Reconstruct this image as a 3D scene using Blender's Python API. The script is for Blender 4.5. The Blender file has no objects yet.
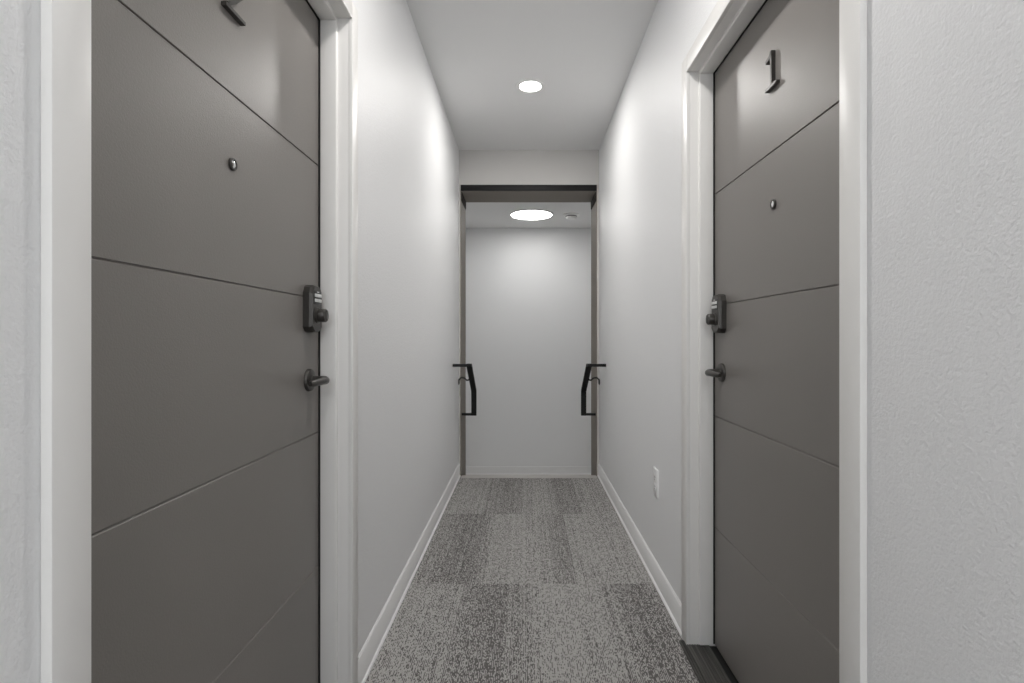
import bpy, bmesh, math
from mathutils import Vector, Matrix

# ------------------------------------------------------------------ scale
U = 0.007935            # metres per survey unit
D = 4.14                # distance from the camera to the stair opening
H = 139 * U             # eye height
WL, WR = -66 * U, 74 * U        # corridor wall faces
CEIL = H + 187 * U
Z_HEAD = H + 118.7 * U          # door opening head height
OPEN_L, OPEN_R = -64.8 * U, 72.2 * U
OPEN_TOP = H + 146.2 * U
YB = 1.08 * D                   # back of the stair opening wall
YFAR = 1.716 * D
ZLAND = H - 235 * U
YBACK = -3.2
SC = bpy.context.scene
COL = SC.collection

def lin(r, g, b):
    f = lambda c: (c / 255) / 12.92 if c / 255 <= .04045 else ((c / 255 + .055) / 1.055) ** 2.4
    return (f(r), f(g), f(b), 1)

# ------------------------------------------------------------------ materials
class NT:
    def __init__(s, name):
        s.m = bpy.data.materials.new(name); s.m.use_nodes = True
        s.t = s.m.node_tree; s.b = s.t.nodes['Principled BSDF']
    def n(s, typ, **kw):
        x = s.t.nodes.new(typ)
        for k, v in kw.items(): setattr(x, k, v)
        return x
    def l(s, a, b): s.t.links.new(a, b)
    def math(s, op, a, b=None, c=None):
        x = s.n('ShaderNodeMath', operation=op)
        for i, v in enumerate((a, b, c)):
            if v is None: continue
            if isinstance(v, (int, float)): x.inputs[i].default_value = v
            else: s.l(v, x.inputs[i])
        return x.outputs[0]

def simple(name, col, rough=.5, metal=0, spec=.5, bump=None, var=None):
    """bump = (scale, strength, distance)  var = (scale, amount) a slight mottling of the paint"""
    k = NT(name)
    k.b.inputs['Base Color'].default_value = col
    k.b.inputs['Roughness'].default_value = rough
    k.b.inputs['Metallic'].default_value = metal
    k.b.inputs['Specular IOR Level'].default_value = spec
    tc = k.n('ShaderNodeTexCoord')
    if var:
        no = k.n('ShaderNodeTexNoise'); no.inputs['Scale'].default_value = var[0]; no.inputs['Detail'].default_value = 3
        k.l(tc.outputs['Object'], no.inputs['Vector'])
        mx = k.n('ShaderNodeMix', data_type='RGBA')
        mx.inputs[6].default_value = tuple(c * (1 - var[1]) for c in col[:3]) + (1,)
        mx.inputs[7].default_value = tuple(min(1, c * (1 + var[1])) for c in col[:3]) + (1,)
        k.l(no.outputs['Fac'], mx.inputs[0]); k.l(mx.outputs[2], k.b.inputs['Base Color'])
    if bump:
        no = k.n('ShaderNodeTexNoise'); no.inputs['Scale'].default_value = bump[0]
        no.inputs['Detail'].default_value = 3; no.inputs['Roughness'].default_value = .55
        k.l(tc.outputs['Object'], no.inputs['Vector'])
        bp = k.n('ShaderNodeBump'); bp.inputs['Strength'].default_value = bump[1]; bp.inputs['Distance'].default_value = bump[2]
        k.l(no.outputs['Fac'], bp.inputs['Height']); k.l(bp.outputs['Normal'], k.b.inputs['Normal'])
    return k.m

def emit(name, col, strength):
    k = NT(name)
    k.b.inputs['Base Color'].default_value = (.9, .9, .9, 1)
    k.b.inputs['Emission Color'].default_value = col
    k.b.inputs['Emission Strength'].default_value = strength
    return k.m

M = {}
M['wall'] = simple('wall_paint', (.86, .864, .870, 1), .5, spec=.35, bump=(150, .5, .003))
M['wall_end_dim'] = simple('end_wall_dimmed_paint', (.62, .605, .585, 1), .6, spec=.3, bump=(95, .3, .003))  # wall paint darkened: the end wall's dim light is put into the colour
M['ceil'] = simple('ceiling_paint', (.84, .84, .838, 1), .8, spec=.2, bump=(120, .15, .002))
M['trim'] = simple('trim_paint', (.86, .85, .832, 1), .35, spec=.45)
M['base'] = simple('baseboard_paint', (.88, .88, .88, 1), .35, spec=.45)
M['door'] = simple('door_paint', (.222, .207, .194, 1), .36, spec=.5, bump=(330, .6, .0008), var=(1.7, .04))
M['steel'] = simple('opening_frame_paint', lin(134, 127, 119), .65, spec=.5)
M['black'] = simple('black_metal', (.012, .012, .012, 1), .5, metal=.0, spec=.25)
M['bracket'] = simple('dark_bracket_metal', (.045, .04, .037, 1), .8, spec=.08)
M['bronze'] = simple('black_bronze_metal', (.060, .056, .052, 1), .36, metal=.5)
M['numeral'] = simple('numeral_metal', (.07, .066, .062, 1), .38, metal=.5)
M['key'] = simple('pale_button_plastic', (.75, .75, .75, 1), .3)
M['keyborder'] = simple('keypad_black', (.02, .02, .02, 1), .4)
M['chrome'] = simple('chrome', (.8, .8, .8, 1), .12, metal=1)
M['glass'] = simple('viewer_glass', (.55, .56, .58, 1), .05, spec=.8)
M['seal'] = simple('rubber_and_gap_black', (.01, .01, .01, 1), .7)  # near-black for the rubber sweep, painted gap shade and light-blocking slabs
M['plate'] = simple('outlet_plastic', (.93, .93, .93, 1), .3)
M['slot'] = simple('outlet_slot', (.05, .05, .05, 1), .6)
M['white'] = simple('white_plastic', (.90, .90, .89, 1), .35)
M['nosing'] = simple('nosing_metal', (.45, .43, .41, 1), .4, spec=.5)
M['lamp'] = emit('corridor_lamp_glow', (1.0, .965, .92, 1), 14)
M['lamp_stair'] = emit('stair_lamp_glow', (1.0, .985, .96, 1), 15.5)

def threshold_mat():
    k = NT('ribbed_threshold')
    tc = k.n('ShaderNodeTexCoord'); mp = k.n('ShaderNodeMapping'); mp.inputs['Scale'].default_value = (160, 3, 1)
    no = k.n('ShaderNodeTexNoise'); no.inputs['Scale'].default_value = 1.0; no.inputs['Detail'].default_value = 4
    cr = k.n('ShaderNodeValToRGB')
    cr.color_ramp.elements[0].position = .3; cr.color_ramp.elements[0].color = (.022, .021, .020, 1)
    cr.color_ramp.elements[1].position = .75; cr.color_ramp.elements[1].color = (.12, .113, .106, 1)
    k.l(tc.outputs['Object'], mp.inputs[0]); k.l(mp.outputs[0], no.inputs['Vector'])
    k.l(no.outputs['Fac'], cr.inputs[0]); k.l(cr.outputs[0], k.b.inputs['Base Color'])
    k.b.inputs['Roughness'].default_value = .5
    return k.m
M['threshold'] = threshold_mat()

def carpet_mat():
    """carpet planks 0.457 x 0.914 m laid in rows, dark and pale bands of dashed yarn running along the corridor"""
    k = NT('carpet_tiles')
    tc = k.n('ShaderNodeTexCoord'); sp = k.n('ShaderNodeSeparateXYZ'); k.l(tc.outputs['Object'], sp.inputs[0])
    X, Y = sp.outputs[0], sp.outputs[1]
    y_seam = .786 * D
    rows = k.math('DIVIDE', k.math('SUBTRACT', Y, y_seam), .223 * D)
    row = k.math('FLOOR', rows)                       # 0 far, -1 middle, -2 near
    # jitter so that bands end in loose stripes
    col_i = k.math('FLOOR', k.math('DIVIDE', X, .0052))
    cv = k.n('ShaderNodeCombineXYZ'); k.l(col_i, cv.inputs[0]); k.l(row, cv.inputs[1])
    w1 = k.n('ShaderNodeTexWhiteNoise', noise_dimensions='2D'); k.l(cv.outputs[0], w1.inputs['Vector'])
    nz = k.n('ShaderNodeTexNoise'); nz.inputs['Scale'].default_value = 14; k.l(tc.outputs['Object'], nz.inputs['Vector'])
    xj = k.math('ADD', X, k.math('MULTIPLY', k.math('SUBTRACT', w1.outputs['Value'], .5), .085))
    t = k.math('DIVIDE', k.math('ADD', xj, 90 * U), 180 * U)   # 0..1 across lateral -90..90 units
    def ramp(stops):
        cr = k.n('ShaderNodeValToRGB'); cr.color_ramp.interpolation = 'LINEAR'
        e = cr.color_ramp.elements
        while len(e) < len(stops): e.new(.5)
        for i, (u, v) in enumerate(stops):
            e[i].position = (u + 90) / 180; e[i].color = (v, v, v, 1)
        k.l(t, cr.inputs[0]); return cr.outputs[0]
    far = ramp([(-72, .45), (-62, .25), (-31, .28), (-27, .85), (-5, .75), (0, .35), (22, .3), (27, .8), (45, .75), (50, .3), (75, .35)])
    mid = ramp([(-70, .35), (-58, .62), (-34, 1), (-27, .72), (-20, .22), (4, .15), (14, .5), (30.5, .95), (31.5, .18), (52, .3), (75, .12)])
    near = ramp([(-70, .12), (-40, .22), (-31, .62), (-24, .98), (-10, .9), (1, .4), (12, .12), (40, .15), (47, .75), (60, 1), (75, .8)])
    def sel(r, a, b):
        x = k.n('ShaderNodeMix', data_type='FLOAT')
        k.l(k.math('COMPARE', row, float(r), .1), x.inputs[0])
        k.l(a, x.inputs[2]); k.l(b, x.inputs[3]); return x.outputs[0]
    dk = sel(-2, sel(-1, far, mid), near)
    # yarn dashes: cells 4 mm wide, 9 mm long, each column shifted
    cx = k.math('FLOOR', k.math('DIVIDE', X, .0030))
    c1 = k.n('ShaderNodeTexWhiteNoise', noise_dimensions='1D'); k.l(cx, c1.inputs['W'])
    cy = k.math('FLOOR', k.math('ADD', k.math('DIVIDE', Y, .0080), k.math('MULTIPLY', c1.outputs['Value'], 7.3)))
    cc = k.n('ShaderNodeCombineXYZ'); k.l(cx, cc.inputs[0]); k.l(cy, cc.inputs[1])
    w2 = k.n('ShaderNodeTexWhiteNoise', noise_dimensions='2D'); k.l(cc.outputs[0], w2.inputs['Vector'])
    # probability of a dark dash
    p = k.math('ADD', k.math('MULTIPLY', dk, .50), .17)
    p = k.math('ADD', p, k.math('MULTIPLY', k.math('SUBTRACT', nz.outputs['Fac'], .5), .18))
    p = k.math('ADD', p, k.math('MULTIPLY', k.math('SUBTRACT', c1.outputs['Value'], .5), .34))
    fr = k.math('FRACT', k.math('DIVIDE', X, .0060))
    p = k.math('ADD', p, k.math('MULTIPLY', k.math('SUBTRACT', k.math('LESS_THAN', fr, .5), .5), .42))
    dark = k.math('LESS_THAN', w2.outputs['Value'], p)
    n3 = k.n('ShaderNodeTexNoise'); n3.inputs['Scale'].default_value = 420; n3.inputs['Detail'].default_value = 2
    k.l(tc.outputs['Object'], n3.inputs['Vector'])
    mx = k.n('ShaderNodeMix', data_type='RGBA')
    mx.inputs[6].default_value = CARPET_LIGHT; mx.inputs[7].default_value = CARPET_DARK
    k.l(dark, mx.inputs[0])
    m2 = k.n('ShaderNodeMix', data_type='RGBA', blend_type='MULTIPLY'); m2.inputs[0].default_value = 1
    g = k.n('ShaderNodeMapRange'); g.inputs[1].default_value = .3; g.inputs[2].default_value = .7; g.inputs[3].default_value = .4; g.inputs[4].default_value = 1.6
    k.l(n3.outputs['Fac'], g.inputs[0]); k.l(mx.outputs[2], m2.inputs[6]); k.l(g.outputs[0], m2.inputs[7])
    k.l(m2.outputs[2], k.b.inputs['Base Color'])
    k.b.inputs['Roughness'].default_value = .95; k.b.inputs['Specular IOR Level'].default_value = .1
    bp = k.n('ShaderNodeBump'); bp.inputs['Strength'].default_value = .5; bp.inputs['Distance'].default_value = .003
    k.l(k.math('ADD', w2.outputs['Value'], n3.outputs['Fac']), bp.inputs['Height']); k.l(bp.outputs['Normal'], k.b.inputs['Normal'])
    return k.m
CARPET_LIGHT = (.43, .42, .405, 1)
CARPET_DARK = (.145, .137, .134, 1)
M['carpet'] = carpet_mat()
M['landing'] = simple('landing_bounce', (.74, .73, .71, 1), .6, spec=.3, var=(6, .05))  # unseen landing floor made pale to bounce light up the stair hall

# ------------------------------------------------------------------ mesh helpers
def box(bm, x0, x1, y0, y1, z0, z1, bev=0, seg=2):
    x0, x1 = sorted((x0, x1)); y0, y1 = sorted((y0, y1)); z0, z1 = sorted((z0, z1))
    t = bmesh.new()
    bmesh.ops.create_cube(t, size=1, matrix=Matrix.Translation(((x0+x1)/2, (y0+y1)/2, (z0+z1)/2)) @ Matrix.Diagonal((x1-x0, y1-y0, z1-z0, 1)))
    if bev: bmesh.ops.bevel(t, geom=t.edges[:], offset=bev, segments=seg, affect='EDGES', profile=.5)
    merge(bm, t)

def merge(bm, t):
    me = bpy.data.meshes.new('tmp'); t.to_mesh(me); t.free(); bm.from_mesh(me); bpy.data.meshes.remove(me)

def tube(bm, pts, r, seg=12):
    """round bar through the points"""
    t = bmesh.new(); rings = []
    P = [Vector(p) for p in pts]
    up = Vector((0, 0, 1)); prev = None
    for i, p in enumerate(P):
        d = ((P[min(i+1, len(P)-1)] - P[max(i-1, 0)])).normalized()
        a = prev if prev is not None else (up if abs(d.dot(up)) < .9 else Vector((0, 1, 0)))
        n = (a - d * a.dot(d)).normalized(); prev = n
        b = d.cross(n)
        rr = r[i] if isinstance(r, (list, tuple)) else r
        rings.append([t.verts.new(p + (n * math.cos(2*math.pi*k/seg) + b * math.sin(2*math.pi*k/seg)) * rr) for k in range(seg)])
    for i in range(len(rings)-1):
        for k in range(seg):
            t.faces.new((rings[i][k], rings[i][(k+1) % seg], rings[i+1][(k+1) % seg], rings[i+1][k]))
    t.faces.new(rings[0]); t.faces.new(rings[-1])
    bmesh.ops.recalc_face_normals(t, faces=t.faces[:])
    merge(bm, t)

def lathe(bm, c, axis, prof, seg=32):
    """turn the profile [(radius, distance along axis)] about an axis through c"""
    t = bmesh.new(); c = Vector(c); ax = Vector(axis).normalized()
    a = Vector((0, 0, 1)) if abs(ax.z) < .9 else Vector((1, 0, 0))
    n = (a - ax * a.dot(ax)).normalized(); b = ax.cross(n)
    rings = []
    for r, h in prof:
        if r < 1e-6: rings.append([t.verts.new(c + ax*h)]); continue
        rings.append([t.verts.new(c + ax*h + (n*math.cos(2*math.pi*k/seg) + b*math.sin(2*math.pi*k/seg))*r) for k in range(seg)])
    for A, B in zip(rings, rings[1:]):
        for k in range(seg):
            q = [A[k % len(A)], A[(k+1) % len(A)], B[(k+1) % len(B)], B[k % len(B)]]
            u = []
            for v in q:
                if v not in u: u.append(v)
            if len(u) > 2: t.faces.new(u)
    if len(rings[0]) > 1: t.faces.new(rings[0])
    if len(rings[-1]) > 1: t.faces.new(rings[-1])
    bmesh.ops.recalc_face_normals(t, faces=t.faces[:])
    merge(bm, t)

def prism(bm, poly, f0, f1, bev=0):
    """poly: list of 2-D points; f0(p), f1(p) map them to the two ends"""
    t = bmesh.new()
    A = [t.verts.new(f0(p)) for p in poly]; B = [t.verts.new(f1(p)) for p in poly]
    n = len(poly)
    fa = t.faces.new(A); fb = t.faces.new(B[::-1])
    for i in range(n): t.faces.new((A[i], B[i], B[(i+1) % n], A[(i+1) % n]))
    bmesh.ops.recalc_face_normals(t, faces=t.faces[:])
    if bev: bmesh.ops.bevel(t, geom=[e for e in fb.edges] + [e for e in fa.edges], offset=bev, segments=2, affect='EDGES', profile=.5)
    merge(bm, t)

def obj(name, bm, mat, parent=None, smooth=True):
    off = parent_loc(parent)
    for v in bm.verts: v.co -= off
    me = bpy.data.meshes.new(name); bm.to_mesh(me); bm.free()
    me.materials.append(mat)
    if smooth:
        for p in me.polygons: p.use_smooth = True
        me.set_sharp_from_angle(angle=math.radians(32))
    o = bpy.data.objects.new(name, me); COL.objects.link(o)
    if parent: o.parent = parent
    return o

def parent_loc(p):
    v = Vector((0, 0, 0))
    while p: v += p.location; p = p.parent
    return v

def struct(name, bm, mat, label=None, smooth=True):
    o = obj(name, bm, mat, None, smooth); o['kind'] = 'structure'
    if label: o['label'] = label
    return o

def root(name, loc, label, cat=None, kind=None, group=None):
    o = bpy.data.objects.new(name, None); COL.objects.link(o); o.location = loc; o.empty_display_size = .1
    o['label'] = label
    if cat: o['category'] = cat
    if kind: o['kind'] = kind
    if group: o['group'] = group
    return o

B = bmesh.new

# ------------------------------------------------------------------ door positions (y of the opening's near and far edges)
DOORS = {'L': dict(s=-1, w=-WL, y0=.1485*D, y1=.3728*D, cw=.052),
         'R': dict(s=1, w=WR, y0=.2303*D, y1=.4477*D, cw=.060)}
PROUD = .0135; O_STEP = .0295; O_STOP = .0785; O_LEAF = .0825; TH = .14; JT = .03

# ------------------------------------------------------------------ room shell
def side_wall(name, s, w, y0, y1):
    b = B()
    X0, X1 = s*w, s*(w+TH)
    box(b, X0, X1, YBACK, y0-JT, 0, CEIL)
    box(b, X0, X1, y1+JT, D, 0, CEIL)
    box(b, X0, X1, y0-JT, y1+JT, Z_HEAD+JT, CEIL)
    struct(name, b, M['wall'], smooth=False)
for k, n in (('L', 'wall_left'), ('R', 'wall_right')):
    d = DOORS[k]; side_wall(n, d['s'], d['w'], d['y0'], d['y1'])

# end wall behind the viewer: an unseen window, added for even front light
WX0, WX1, WZ0, WZ1 = WL+.06, WR-.06, 1.15, CEIL-.06
b = B()
box(b, WL-TH, WX0, YBACK-.1, YBACK, 0, CEIL); box(b, WX1, WR+TH, YBACK-.1, YBACK, 0, CEIL)
box(b, WX0, WX1, YBACK-.1, YBACK, 0, WZ0); box(b, WX0, WX1, YBACK-.1, YBACK, WZ1, CEIL)
struct('wall_back', b, M['wall'], smooth=False)
b = B()
for z in (WZ0, WZ1-.04): box(b, WX0, WX1, YBACK-.07, YBACK-.02, z, z+.04, .002)
for x in (WX0, WX1-.04): box(b, x, x+.04, YBACK-.07, YBACK-.02, WZ0+.04, WZ1-.04, .002)
struct('fill_window', b, M['trim'])  # frame of the added window that fills the corridor with light
# unseen slabs added behind the two doors to block light at their gaps
for k_, n_ in (('L', 'light_block_left'), ('R', 'light_block_right')):
    d = DOORS[k_]; b = B()
    box(b, d['s']*(d['w']+TH), d['s']*(d['w']+TH+.08), d['y0']-.15, d['y1']+.15, -.05, Z_HEAD+.15)
    struct(n_, b, M['seal'], smooth=False)
b = B(); box(b, WL-TH-.1, WR+TH+.1, YBACK-.1, D, CEIL, CEIL+.1); struct('ceiling', b, M['ceil'], smooth=False)
b = B(); box(b, WL-TH, WR+TH, YBACK-.1, D, -.2, 0); struct('floor', b, M['carpet'], smooth=False)

# wall with the stair opening
SX0, SX1 = -1.0, 1.08          # stair hall side walls
b = B()
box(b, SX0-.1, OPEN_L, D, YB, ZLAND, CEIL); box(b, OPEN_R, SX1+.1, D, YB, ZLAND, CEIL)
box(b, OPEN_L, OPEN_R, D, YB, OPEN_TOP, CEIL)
struct('wall_opening', b, M['wall_end_dim'], smooth=False)
b = B(); box(b, SX0-.1, SX1+.1, YFAR, YFAR+.1, ZLAND, CEIL); struct('wall_far', b, M['wall'], smooth=False)
b = B(); box(b, SX0-.1, SX0, YB, YFAR, ZLAND, CEIL); struct('wall_stair_left', b, M['wall'], smooth=False)
b = B(); box(b, SX1, SX1+.1, YB, YFAR, ZLAND, CEIL); struct('wall_stair_right', b, M['wall'], smooth=False)
b = B(); box(b, SX0-.1, SX1+.1, D, YFAR+.1, CEIL, CEIL+.1); struct('ceiling_stair', b, M['ceil'], smooth=False)
b = B(); box(b, SX0-.1, SX1+.1, D, YFAR+.1, ZLAND-.1, ZLAND); struct('floor_landing', b, M['landing'], smooth=False)
b = B()
n = 4; rise = -ZLAND / n; run = .28
for i in range(1, n):
    if i == 1:
        box(b, OPEN_L+.004, OPEN_R-.004, D, D+run, ZLAND, -rise*i)
    else:
        box(b, OPEN_L+.004 if i == 1 else SX0, SX1, max(YB, D+run*(i-1)), D+run*i, ZLAND, -rise*i)
o = struct('floor_steps', b, M['carpet'], smooth=False)

# steel lining of the stair opening, its black header and corner plates
LT = .006
b = B()
box(b, OPEN_L, OPEN_L+LT, D, YB, -.15, OPEN_TOP-LT); box(b, OPEN_R-LT, OPEN_R, D, YB, -.15, OPEN_TOP-LT)
box(b, OPEN_L, OPEN_R, D, YB, OPEN_TOP-LT, OPEN_TOP)
struct('trim_1', b, M['steel'], 'grey painted lining of the opening to the stairs')
b = B(); box(b, OPEN_L+.004, OPEN_R-.004, D-.010, D-.0002, OPEN_TOP-.002, OPEN_TOP+5.7*U, .0012)
struct('trim_2', b, M['black'], 'black bar across the head of the opening')
b = B()
for s, x in ((1, OPEN_L+LT), (-1, OPEN_R-LT)):
    box(b, x, x+s*.007, D+.006, YB-.03, OPEN_TOP-.075, OPEN_TOP-LT-.001, .001)
struct('trim_3', b, M['bracket'], 'dark corner plates under the black header')
# nosing strip along the edge of the carpet
b = B()
prism(b, [(.984*D, 0), (.984*D, .003), (.9855*D, .004), (D+.008, .004), (D+.012, .003), (D+.012, -.03), (D+.002, -.03), (D+.002, 0)],
      lambda p: Vector((WL+.024, p[0], p[1])), lambda p: Vector((WR-.024, p[0], p[1])))
struct('trim_4', b, M['nosing'], 'pale metal nosing where the carpet meets the stairs')

# baseboards with a small quarter-round shoe
BH, BT = .102, .0065
def baseboard(b, s, w, ya, yb):
    prof = [(0, 0), (BT+.007, 0), (BT+.007, .002), (BT+.0055, .0060), (BT+.0035, .0085), (BT, .010), (BT, BH-.010), (BT-.002, BH-.006), (BT-.0035, BH-.0055), (BT-.0035, BH), (0, BH)]
    f = lambda y: (lambda p: Vector((s*(w-p[0]), y, p[1])))
    prism(b, prof, f(ya), f(yb))
for k, nme in (('L', 'baseboard_left'), ('R', 'baseboard_right')):
    d = DOORS[k]; b = B()
    baseboard(b, d['s'], d['w'], YBACK, d['y0']-d['cw']-.001); baseboard(b, d['s'], d['w'], d['y1']+d['cw']+.001, D-.001)
    struct(nme, b, M['base'])
b = B()
prof = [(0, 0), (BT+.012, 0), (BT+.0105, .008), (BT, .012), (BT, BH-.004), (BT-.003, BH), (0, BH)]
prism(b, prof, lambda p: Vector((SX0, YFAR-p[0], ZLAND+p[1])), lambda p: Vector((SX1, YFAR-p[0], ZLAND+p[1])))
struct('baseboard_far', b, M['base'])
b = B()
prism(b, prof, lambda p: Vector((WL+.02, YBACK+p[0], p[1])), lambda p: Vector((WR-.02, YBACK+p[0], p[1])))
struct('baseboard_back', b, M['base'])

# ------------------------------------------------------------------ apartment doors
def frame(idx, d, label):
    s, w, y0, y1, cw = (d[k] for k in ('s', 'w', 'y0', 'y1', 'cw'))
    X = lambda o: s*(w+o)
    b = B(); e = .0016
    # face casing, reveal lining, raised stop
    for a, sg in ((y0, -1), (y1, 1)):
        box(b, X(-PROUD), X(-.0002), a, a+sg*cw, 0, Z_HEAD+cw, e)
        box(b, X(-PROUD+.0001), X(O_LEAF+.045), a+sg*.0002, a+sg*(JT-.001), .0, Z_HEAD+JT-.001, .001)
        box(b, X(O_STEP), X(O_STOP), a-sg*.012, a+sg*.004, .0135, Z_HEAD, .0035, 3)
    box(b, X(-PROUD), X(-.0002), y0+.0005, y1-.0005, Z_HEAD, Z_HEAD+cw, e)
    box(b, X(-PROUD+.0001), X(O_LEAF+.045), y0, y1, Z_HEAD+.0002, Z_HEAD+JT-.001, .001)
    box(b, X(O_STEP), X(O_STOP), y0+.002, y1-.002, Z_HEAD-.012, Z_HEAD+.004, .0035, 3)
    f = struct('trim_%d' % idx, b, M['trim'], label)
    b = B()
    for a, sg in ((y0, -1), (y1, 1)):
        box(b, X(O_STOP-.001), X(O_LEAF), a-sg*.0135, a, .02, Z_HEAD-.006)
    box(b, X(O_STOP-.001), X(O_LEAF), y0, y1, Z_HEAD-.0135, Z_HEAD-.003)  # black strip paints the shade of the gap between stop and leaf
    obj('door_gap_shade', b, M['seal'], f)['label'] = 'black strip for the shade in the door gap'
frame(5, DOORS['L'], 'off-white painted frame around the grey door numbered 2')
frame(6, DOORS['R'], 'off-white painted frame around the grey door numbered 1')

def ribbon(pts, hw):
    """outline polygon of a stroke with mitred corners"""
    L, R = [], []
    P = [Vector(p) for p in pts]
    for i, p in enumerate(P):
        d1 = (P[i]-P[i-1]).normalized() if i else (P[1]-P[0]).normalized()
        d2 = (P[i+1]-P[i]).normalized() if i < len(P)-1 else d1
        n1 = Vector((-d1.y, d1.x)); n2 = Vector((-d2.y, d2.x)); m = (n1+n2).normalized()
        k = hw / max(.35, m.dot(n1))
        L.append(p+m*k); R.append(p-m*k)
    return L + R[::-1]

def door(name, d, label, numeral):
    s, w, y0, y1 = (d[k] for k in ('s', 'w', 'y0', 'y1'))
    face = w + O_LEAF
    # t: distance from the latch-side edge of the opening, p: out from the door's face, z
    P = lambda t, p, z: Vector((s*(face-p), y1-t, z))
    g = root(name, (s*(face+.02), (y0+y1)/2, 0), label, kind='structure')
    # leaf with four V grooves
    zb, zt = .020, Z_HEAD-.003
    prof = [(0, zb)]
    for gz in (H-84.4*U, H-35*U, H+14.1*U, H+63.4*U):
        prof += [(0, gz-.0036), (-.0035, gz-.0002), (-.0035, gz+.0008), (0, gz+.0018)]
    prof += [(0, zt), (-.044, zt), (-.044, zb)]
    b = B()
    prism(b, prof, lambda p: P(.003, p[0], p[1]), lambda p: P(y1-y0-.003, p[0], p[1]))
    obj('door_leaf', b, M['door'], g, smooth=False)
    b = B(); box(b, *[v for pr in zip(P(.004, -.004, 0), P(y1-y0-.004, -.04, 0)) for v in pr][:4], .0125, .022)
    obj('door_sweep', b, M['seal'], g)['label'] = 'black strip under the door'
    # lever handle
    tL, zL = .082, H-15.2*U
    hd = obj('lever_handle', lever(P, tL, zL), M['bronze'], g)
    hd['label'] = 'dark bronze lever with round rose'
    # peephole
    tc, zp = (y1-y0)/2, H+45*U
    ax = (-s, 0, 0)
    b = B(); lathe(b, P(tc, 0, zp), ax, [(.0, -.002), (.0132, -.002), (.0132, .0035), (.012, .0052), (.0098, .0056), (.0088, .004), (.0088, .002), (0, .002)], 24)
    ph = obj('peephole', b, M['numeral'], g)
    b = B(); lathe(b, P(tc, .0022, zp), ax, [(.0087, 0), (.0080, .0018), (.0048, .0034), (0, .004)], 20)
    obj('lens', b, M['chrome'], ph)
    # keypad deadbolt
    tk, zk = .087, H+9.8*U
    hw, hh = .033, .061
    octo = lambda a, c, cut: [(-a+cut, -c), (-a*.45, -c-.004), (a*.45, -c-.004), (a-cut, -c), (a, -c+cut), (a, c-cut*1.6), (a-cut*.9, c), (a*.35, c+.005), (-a*.35, c+.005), (-a+cut*.9, c), (-a, c-cut*1.6), (-a, -c+cut)]
    b = B()
    A, C = octo(hw, hh, .011), octo(hw*.93, hh*.95, .011)
    prism(b, A, lambda q: P(tk+q[0], -.001, zk+q[1]), lambda q: P(tk+q[0], .017, zk+q[1]))
    t = bmesh.new()
    a1 = [t.verts.new(P(tk+q[0], .017, zk+q[1])) for q in A]; c1 = [t.verts.new(P(tk+q[0]*.93, .027, zk+q[1]*.95)) for q in A]
    t.faces.new(a1); t.faces.new(c1)
    for i in range(len(a1)): t.faces.new((a1[i], a1[(i+1) % len(a1)], c1[(i+1) % len(a1)], c1[i]))
    bmesh.ops.recalc_face_normals(t, faces=t.faces[:]); merge(b, t)
    lk = obj('keypad_deadbolt', b, M['bronze'], g, smooth=False); lk['label'] = 'dark keypad deadbolt with turn knob'
    b = B(); q0 = P(tk-.026, .0265, zk+.012); q1 = P(tk+.026, .0283, zk+.050)
    box(b, q0.x, q1.x, q0.y, q1.y, q0.z, q1.z, .0008)
    obj('keypad_plate', b, M['keyborder'], lk)
    for zz in (zk+.0375, zk+.0235):
        for k in range(3 if zz > zk+.03 else 2):
            nn = 3 if zz > zk+.03 else 2; ww = .046/nn
            c = -.023+ww*(k+.5)
            b = B(); q0 = P(tk+c-ww/2+.0008, .028, zz-.0046); q1 = P(tk+c+ww/2-.0008, .0305, zz+.0046)
            box(b, q0.x, q1.x, q0.y, q1.y, q0.z, q1.z, .0009)
            obj('button', b, M['key'], lk)
    b = B(); q0 = P(tk-.006, .0265, zk+.0455); q1 = P(tk+.006, .0295, zk+.0485); box(b, q0.x, q1.x, q0.y, q1.y, q0.z, q1.z)
    obj('indicator', b, M['key'], lk)
    b = B(); zc = zk-.018
    lathe(b, P(tk, .027, zc), ax, [(.023, -.001), (.023, .002), (.021, .004), (.0185, .005), (.0185, .0225), (.017, .025), (.005, .025), (.004, .023), (0, .023)], 28)
    q0 = P(tk-.004, .048, zc-.015); q1 = P(tk+.004, .0545, zc+.015)
    box(b, q0.x, q1.x, q0.y, q1.y, q0.z, q1.z, .002)
    obj('turn_knob', b, M['bronze'], lk)
    # numeral, (q.x to the reader's right, q.y up); the reader's right is farther away on the left door, nearer on the right one
    zn = H+(83.6 if s < 0 else 84.3)*U
    cx = (y1-y0)/2 + (.002 if numeral == '2' else 0)
    rd = -1 if s < 0 else 1
    N = lambda q, p: P(cx + rd*q[0], p, zn+q[1])
    b = B(); hs = .0055
    if numeral == '1':
        strokes = [[(.004, 0), (.004, .0955)], [(-.029, .004), (.033, .004)], [(.006, .093), (-.010, .084), (-.026, .081)]]
        strokes = [strokes[1], [(.004, .008), (.004, .0985)], [(.006, .096), (-.004, .086), (-.026, .080)]]
    else:
        arc = [(-.028, .078)] + [(.0+.027*math.cos(math.radians(a)), .068+.027*math.sin(math.radians(a))) for a in range(165, -46, -15)]
        arc += [(-.004, .026), (-.029, .007)]
        strokes = [[(-.037, .003), (.035, .003)], arc]
    for i, st in enumerate(strokes):
        poly = ribbon(st, .0036 if i == 0 else .0044)
        prism(b, poly, lambda q: N(q, -.0005), lambda q: N(q, .011))
    obj('door_number', b, M['numeral'], g, smooth=False)['label'] = 'raised dark metal numeral ' + numeral
    return g

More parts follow.
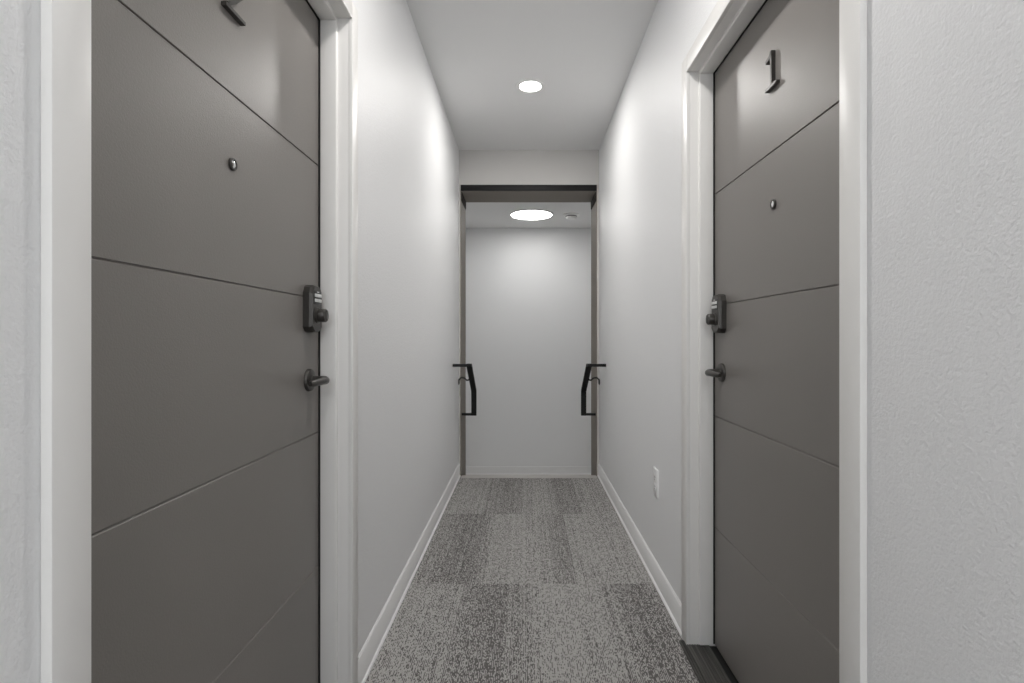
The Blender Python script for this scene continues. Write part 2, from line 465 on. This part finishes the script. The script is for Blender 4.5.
def lever(P, t, z):
    b = B()
    c = P(t, 0, z); ax = P(0, 1, 0) - P(0, 0, 0)
    lathe(b, c, ax, [(.0, -.001), (.032, -.001), (.032, .004), (.030, .008), (.022, .010), (.015, .011), (.0125, .014), (.0115, .030), (.0115, .038), (0, .038)], 36)
    tube(b, [P(t, .032, z), P(t, .040, z), P(t+.003, .047, z), P(t+.010, .0505, z), P(t+.025, .052, z), P(t+.060, .052, z-.001), P(t+.100, .050, z-.002), P(t+.108, .049, z-.002)],
         [.0115, .0118, .0118, .0115, .0105, .0095, .0088, .006], 14)
    return b

door('door_1', DOORS['L'], 'grey grooved door numbered 2 on the left wall', '2')
door('door_2', DOORS['R'], 'grey grooved door numbered 1 on the right wall', '1')

# ribbed thresholds
def threshold(d, idx, label):
    s, w, y0, y1, cw = (d[k] for k in ('s', 'w', 'y0', 'y1', 'cw'))
    X = lambda o: s*(w+o)
    def rib(oa, ob, top0):
        pr = [(oa, .0005), (oa, top0*.35)]
        n = max(2, int((ob-oa)/.0085)); st = (ob-oa)/n
        for i in range(n):
            a = oa+st*i
            h = min(1, .55+.45*(a-oa+.01)/.03) * .0115 if top0 < .01 else .0115
            pr += [(a+.0012, h), (a+st-.0024, h), (a+st-.0012, h-.0026)]
        pr += [(ob, .009), (ob, .0005)]
        return pr
    b = B()
    prism(b, rib(-.031, -PROUD-.0005, .0095), lambda p: Vector((X(p[0]), y0-cw, p[1])), lambda p: Vector((X(p[0]), y1+.030, p[1])))
    prism(b, rib(-PROUD-.0004, O_LEAF-.016, .0115), lambda p: Vector((X(p[0]), y0+.0005, p[1])), lambda p: Vector((X(p[0]), y1-.0005, p[1])))
    tr = struct('trim_%d' % idx, b, M['threshold'], label, smooth=False)
    b = B(); box(b, X(O_LEAF-.0155), X(.13), y0+.0005, y1-.0005, .0005, .005)  # black strip stands in for the dark gap between ribs and door
    obj('threshold_gap_shade', b, M['seal'], tr)
threshold(DOORS['L'], 7, 'dark ribbed threshold under the door numbered 2')
threshold(DOORS['R'], 8, 'dark ribbed threshold under the door numbered 1')

# ------------------------------------------------------------------ lights
def ceiling_light(name, x, y, r, ring, mat, label, group=None, strength=None):
    g = root(name, (x, y, CEIL), label, 'ceiling light', group=group)
    b = B()
    lathe(b, (x, y, CEIL), (0, 0, -1), [(ring, 0), (ring, .002), (ring-.003, .004), (r+.004, .0055), (r, .004), (r, .001)], 48)
    b.faces.ensure_lookup_table()
    obj('trim_ring', b, M['white'], g)
    b = B()
    lathe(b, (x, y, CEIL), (0, 0, -1), [(r-.0005, .001), (r-.0005, .0042), (r*.8, .0048), (0, .005)], 48)
    obj('light_lens', b, mat, g)
    la = bpy.data.lights.new('downlight_lamp', 'AREA'); la.shape = 'DISK'; la.size = 2*r-.01
    la.energy = LAMP_W; la.color = (1.0, .975, .945); la.spread = math.radians(LAMP_SPREAD)
    lo = bpy.data.objects.new('downlight_lamp', la); COL.objects.link(lo); lo.parent = g; lo.location = (0, 0, -.0065)
CX = 4 * U
LAMP_W, LAMP_SPREAD = 7.2, 178
ceiling_light('recessed_downlight', CX, .745*D, .0635, .088, M['lamp'], 'small round recessed downlight in the corridor ceiling before the opening', 'corridor downlights')
ceiling_light('recessed_downlight', CX, .745*D-1.75, .0635, .088, M['lamp'], 'small round recessed downlight overhead between the two doors', 'corridor downlights')
ceiling_light('recessed_downlight', CX, .745*D-3.9, .0635, .088, M['lamp'], 'small round downlight added unseen behind the viewer for front light', 'corridor downlights')  # unseen lamp added behind the viewer to even out the front light

ys = 187/123*D
xs = 6.5*1.52*U
g = root('disc_light', (xs, ys, CEIL), 'large bright round disc light on the ceiling above the stairs', 'ceiling light')
b = B(); lathe(b, (xs, ys, CEIL), (0, 0, -1), [(.262, 0), (.262, .012), (.256, .016), (.246, .016), (.246, .004), (0, .004)], 56)
obj('rim', b, M['white'], g)
b = B(); lathe(b, (xs, ys, CEIL), (0, 0, -1), [(.245, .005), (.245, .014), (.2, .019), (.1, .022), (0, .023)], 56)
obj('diffuser', b, M['lamp_stair'], g)

# smoke detector
xd, yd = 46.5*1.52*U, 187/122.5*D
g = root('smoke_detector', (xd, yd, CEIL), 'small white smoke detector on the ceiling beside the disc light', 'smoke detector')
b = B(); lathe(b, (xd, yd, CEIL), (0, 0, -1), [(.102, 0), (.102, .010), (.097, .016), (.08, .020), (0, .020)], 40)
obj('base', b, M['white'], g)
b = B(); lathe(b, (xd, yd, CEIL-.018), (0, 0, -1), [(.068, 0), (.066, .020), (.055, .036), (.035, .042), (0, .042)], 32)
cv = obj('cover', b, M['white'], g)
b = B(); lathe(b, (xd, yd, CEIL-.022), (0, 0, -1), [(.0695, 0), (.0695, .007), (.05, .007)], 32)
obj('vent_slots', b, M['keyborder'], cv)

# ------------------------------------------------------------------ handrails
def bar_sweep(b, xc, path, wx, th):
    """rectangular bar in the plane x = xc, mitred at its bends"""
    P = [Vector((0, p[0], p[1])) for p in path]; t = bmesh.new(); rings = []
    for i, p in enumerate(P):
        d1 = (P[i]-P[i-1]).normalized() if i else (P[1]-P[0]).normalized()
        d2 = (P[i+1]-P[i]).normalized() if i < len(P)-1 else d1
        n1 = Vector((0, -d1.z, d1.y)); n2 = Vector((0, -d2.z, d2.y)); m = (n1+n2).normalized(); k = th/2/m.dot(n1)
        c = Vector((xc, p.y, p.z))
        rings.append([t.verts.new(c+m*k*a+Vector((wx/2*q, 0, 0))) for a, q in ((1, -1), (1, 1), (-1, 1), (-1, -1))])
    for A, C in zip(rings, rings[1:]):
        for k in range(4): t.faces.new((A[k], A[(k+1) % 4], C[(k+1) % 4], C[k]))
    t.faces.new(rings[0]); t.faces.new(rings[-1])
    bmesh.ops.recalc_face_normals(t, faces=t.faces[:])
    bmesh.ops.bevel(t, geom=[e for e in t.edges], offset=.0018, segments=2, affect='EDGES', profile=.5)
    merge(b, t)

def handrail(s, wall, jamb, lat, label, dt):
    xc = s*lat*U; xw = s*wall; xj = s*jamb
    y1_, y2_ = dt*D, 1.012*D
    z1, z2, z3 = H-25.9*U, H-54.5*U, H-78.2*U
    g = root('handrail', (xw, y2_, z3), label, 'handrail')
    b = B()
    bar_sweep(b, xc, [(y1_-.011, z1), (y1_+.05, z1), (y2_, z2), (y2_, z3-.010)], .041, .021)
    obj('rail_bar', b, M['black'], g)
    b = B(); box(b, xc, xw, y1_-.010, y1_+.010, z1-.0105, z1+.0105, .0015); obj('end_return', b, M['black'], g)
    b = B(); box(b, xc, xj, y2_-.010, y2_+.010, z3-.0095, z3+.0095, .0015); obj('end_return', b, M['black'], g)
    # curved bracket under the rail
    f = .45
    yb = y1_+.05 + (y2_-y1_-.05)*f; zb = z1 + (z2-z1)*f
    yw = .992*D
    b = B()
    pts = [(xc+s*.010, yb, zb-.008), (xc+s*.022, yb+.01, zb-.022), (xc+s*.038, yb+.03, zb-.026), (xc+s*.060, yb+.06, zb-.012), (xw-s*.028, yw-.02, zb-.010), (xw-s*.012, yw, zb-.020), (xw-s*.002, yw, zb-.035)]
    tube(b, pts, .0062, 10)
    br = obj('bracket', b, M['black'], g)
    b = B(); lathe(b, (xw, yw, zb-.045), (-s, 0, 0), [(.024, -.001), (.024, .004), (.018, .008), (0, .009)], 24)
    obj('wall_rose', b, M['black'], br)
handrail(-1, -WL, -OPEN_L-LT, 51.7, 'bent black metal handrail on the left side of the opening', .913)
handrail(1, WR, OPEN_R-LT, 59.3, 'bent black metal handrail on the right side of the opening', .914)

# ------------------------------------------------------------------ outlet on the right wall
yo, zo = .5625*D, H-81.6*U
g = root('power_outlet', (WR, yo, zo), 'white duplex power outlet low on the right wall beside the door numbered 1', 'power outlet')
b = B(); box(b, WR+.0005, WR-.0065, yo-.038, yo+.038, zo-.060, zo+.060, .0022); obj('cover_plate', b, M['plate'], g)
for dz in (-.0205, .0205):
    b = B(); box(b, WR-.004, WR-.0085, yo-.0165, yo+.0165, zo+dz-.0145, zo+dz+.0145, .002)
    rc = obj('receptacle', b, M['plate'], g)
    b = B()
    for a in (-.0065, .0065): box(b, WR-.008, WR-.0088, yo+a-.0011, yo+a+.0011, zo+dz-.001, zo+dz+.007)
    lathe(b, (WR-.0082, yo, zo+dz-.0075), (-1, 0, 0), [(.0024, 0), (.0024, .0006)], 12)
    obj('slots', b, M['slot'], rc)
b = B(); lathe(b, (WR-.0063, yo, zo), (-1, 0, 0), [(.003, 0), (.0028, .001), (0, .0013)], 14); obj('screw', b, M['plate'], g)

# ------------------------------------------------------------------ world, camera, view
w = bpy.data.worlds.new('World'); SC.world = w; w.use_nodes = True
w.node_tree.nodes['Background'].inputs[0].default_value = (.93, .965, 1, 1)
w.node_tree.nodes['Background'].inputs[1].default_value = 6.6
pl = bpy.data.lights.new('fill_window_portal', 'AREA'); pl.shape = 'RECTANGLE'; pl.size = WX1-WX0; pl.size_y = WZ1-WZ0; pl.cycles.is_portal = True
po = bpy.data.objects.new('fill_window_portal', pl); COL.objects.link(po); po.location = ((WX0+WX1)/2, YBACK-.12, (WZ0+WZ1)/2); po.rotation_euler = (math.radians(90), 0, 0)
cam = bpy.data.cameras.new('camera'); co = bpy.data.objects.new('camera', cam); COL.objects.link(co)
co.location = (0, 0, H); co.rotation_euler = (math.radians(90), 0, 0)
f_px = D / U
cam.sensor_width = 36; cam.lens = f_px / 1024 * 36
cam.shift_x = -13/1024; cam.shift_y = -4.5/1024
cam.clip_start = .02
SC.camera = co
SC.view_settings.view_transform = 'Standard'; SC.view_settings.look = 'None'
SC.view_settings.gamma = 1; SC.view_settings.use_curve_mapping = False
SC.view_settings.exposure = 0.2
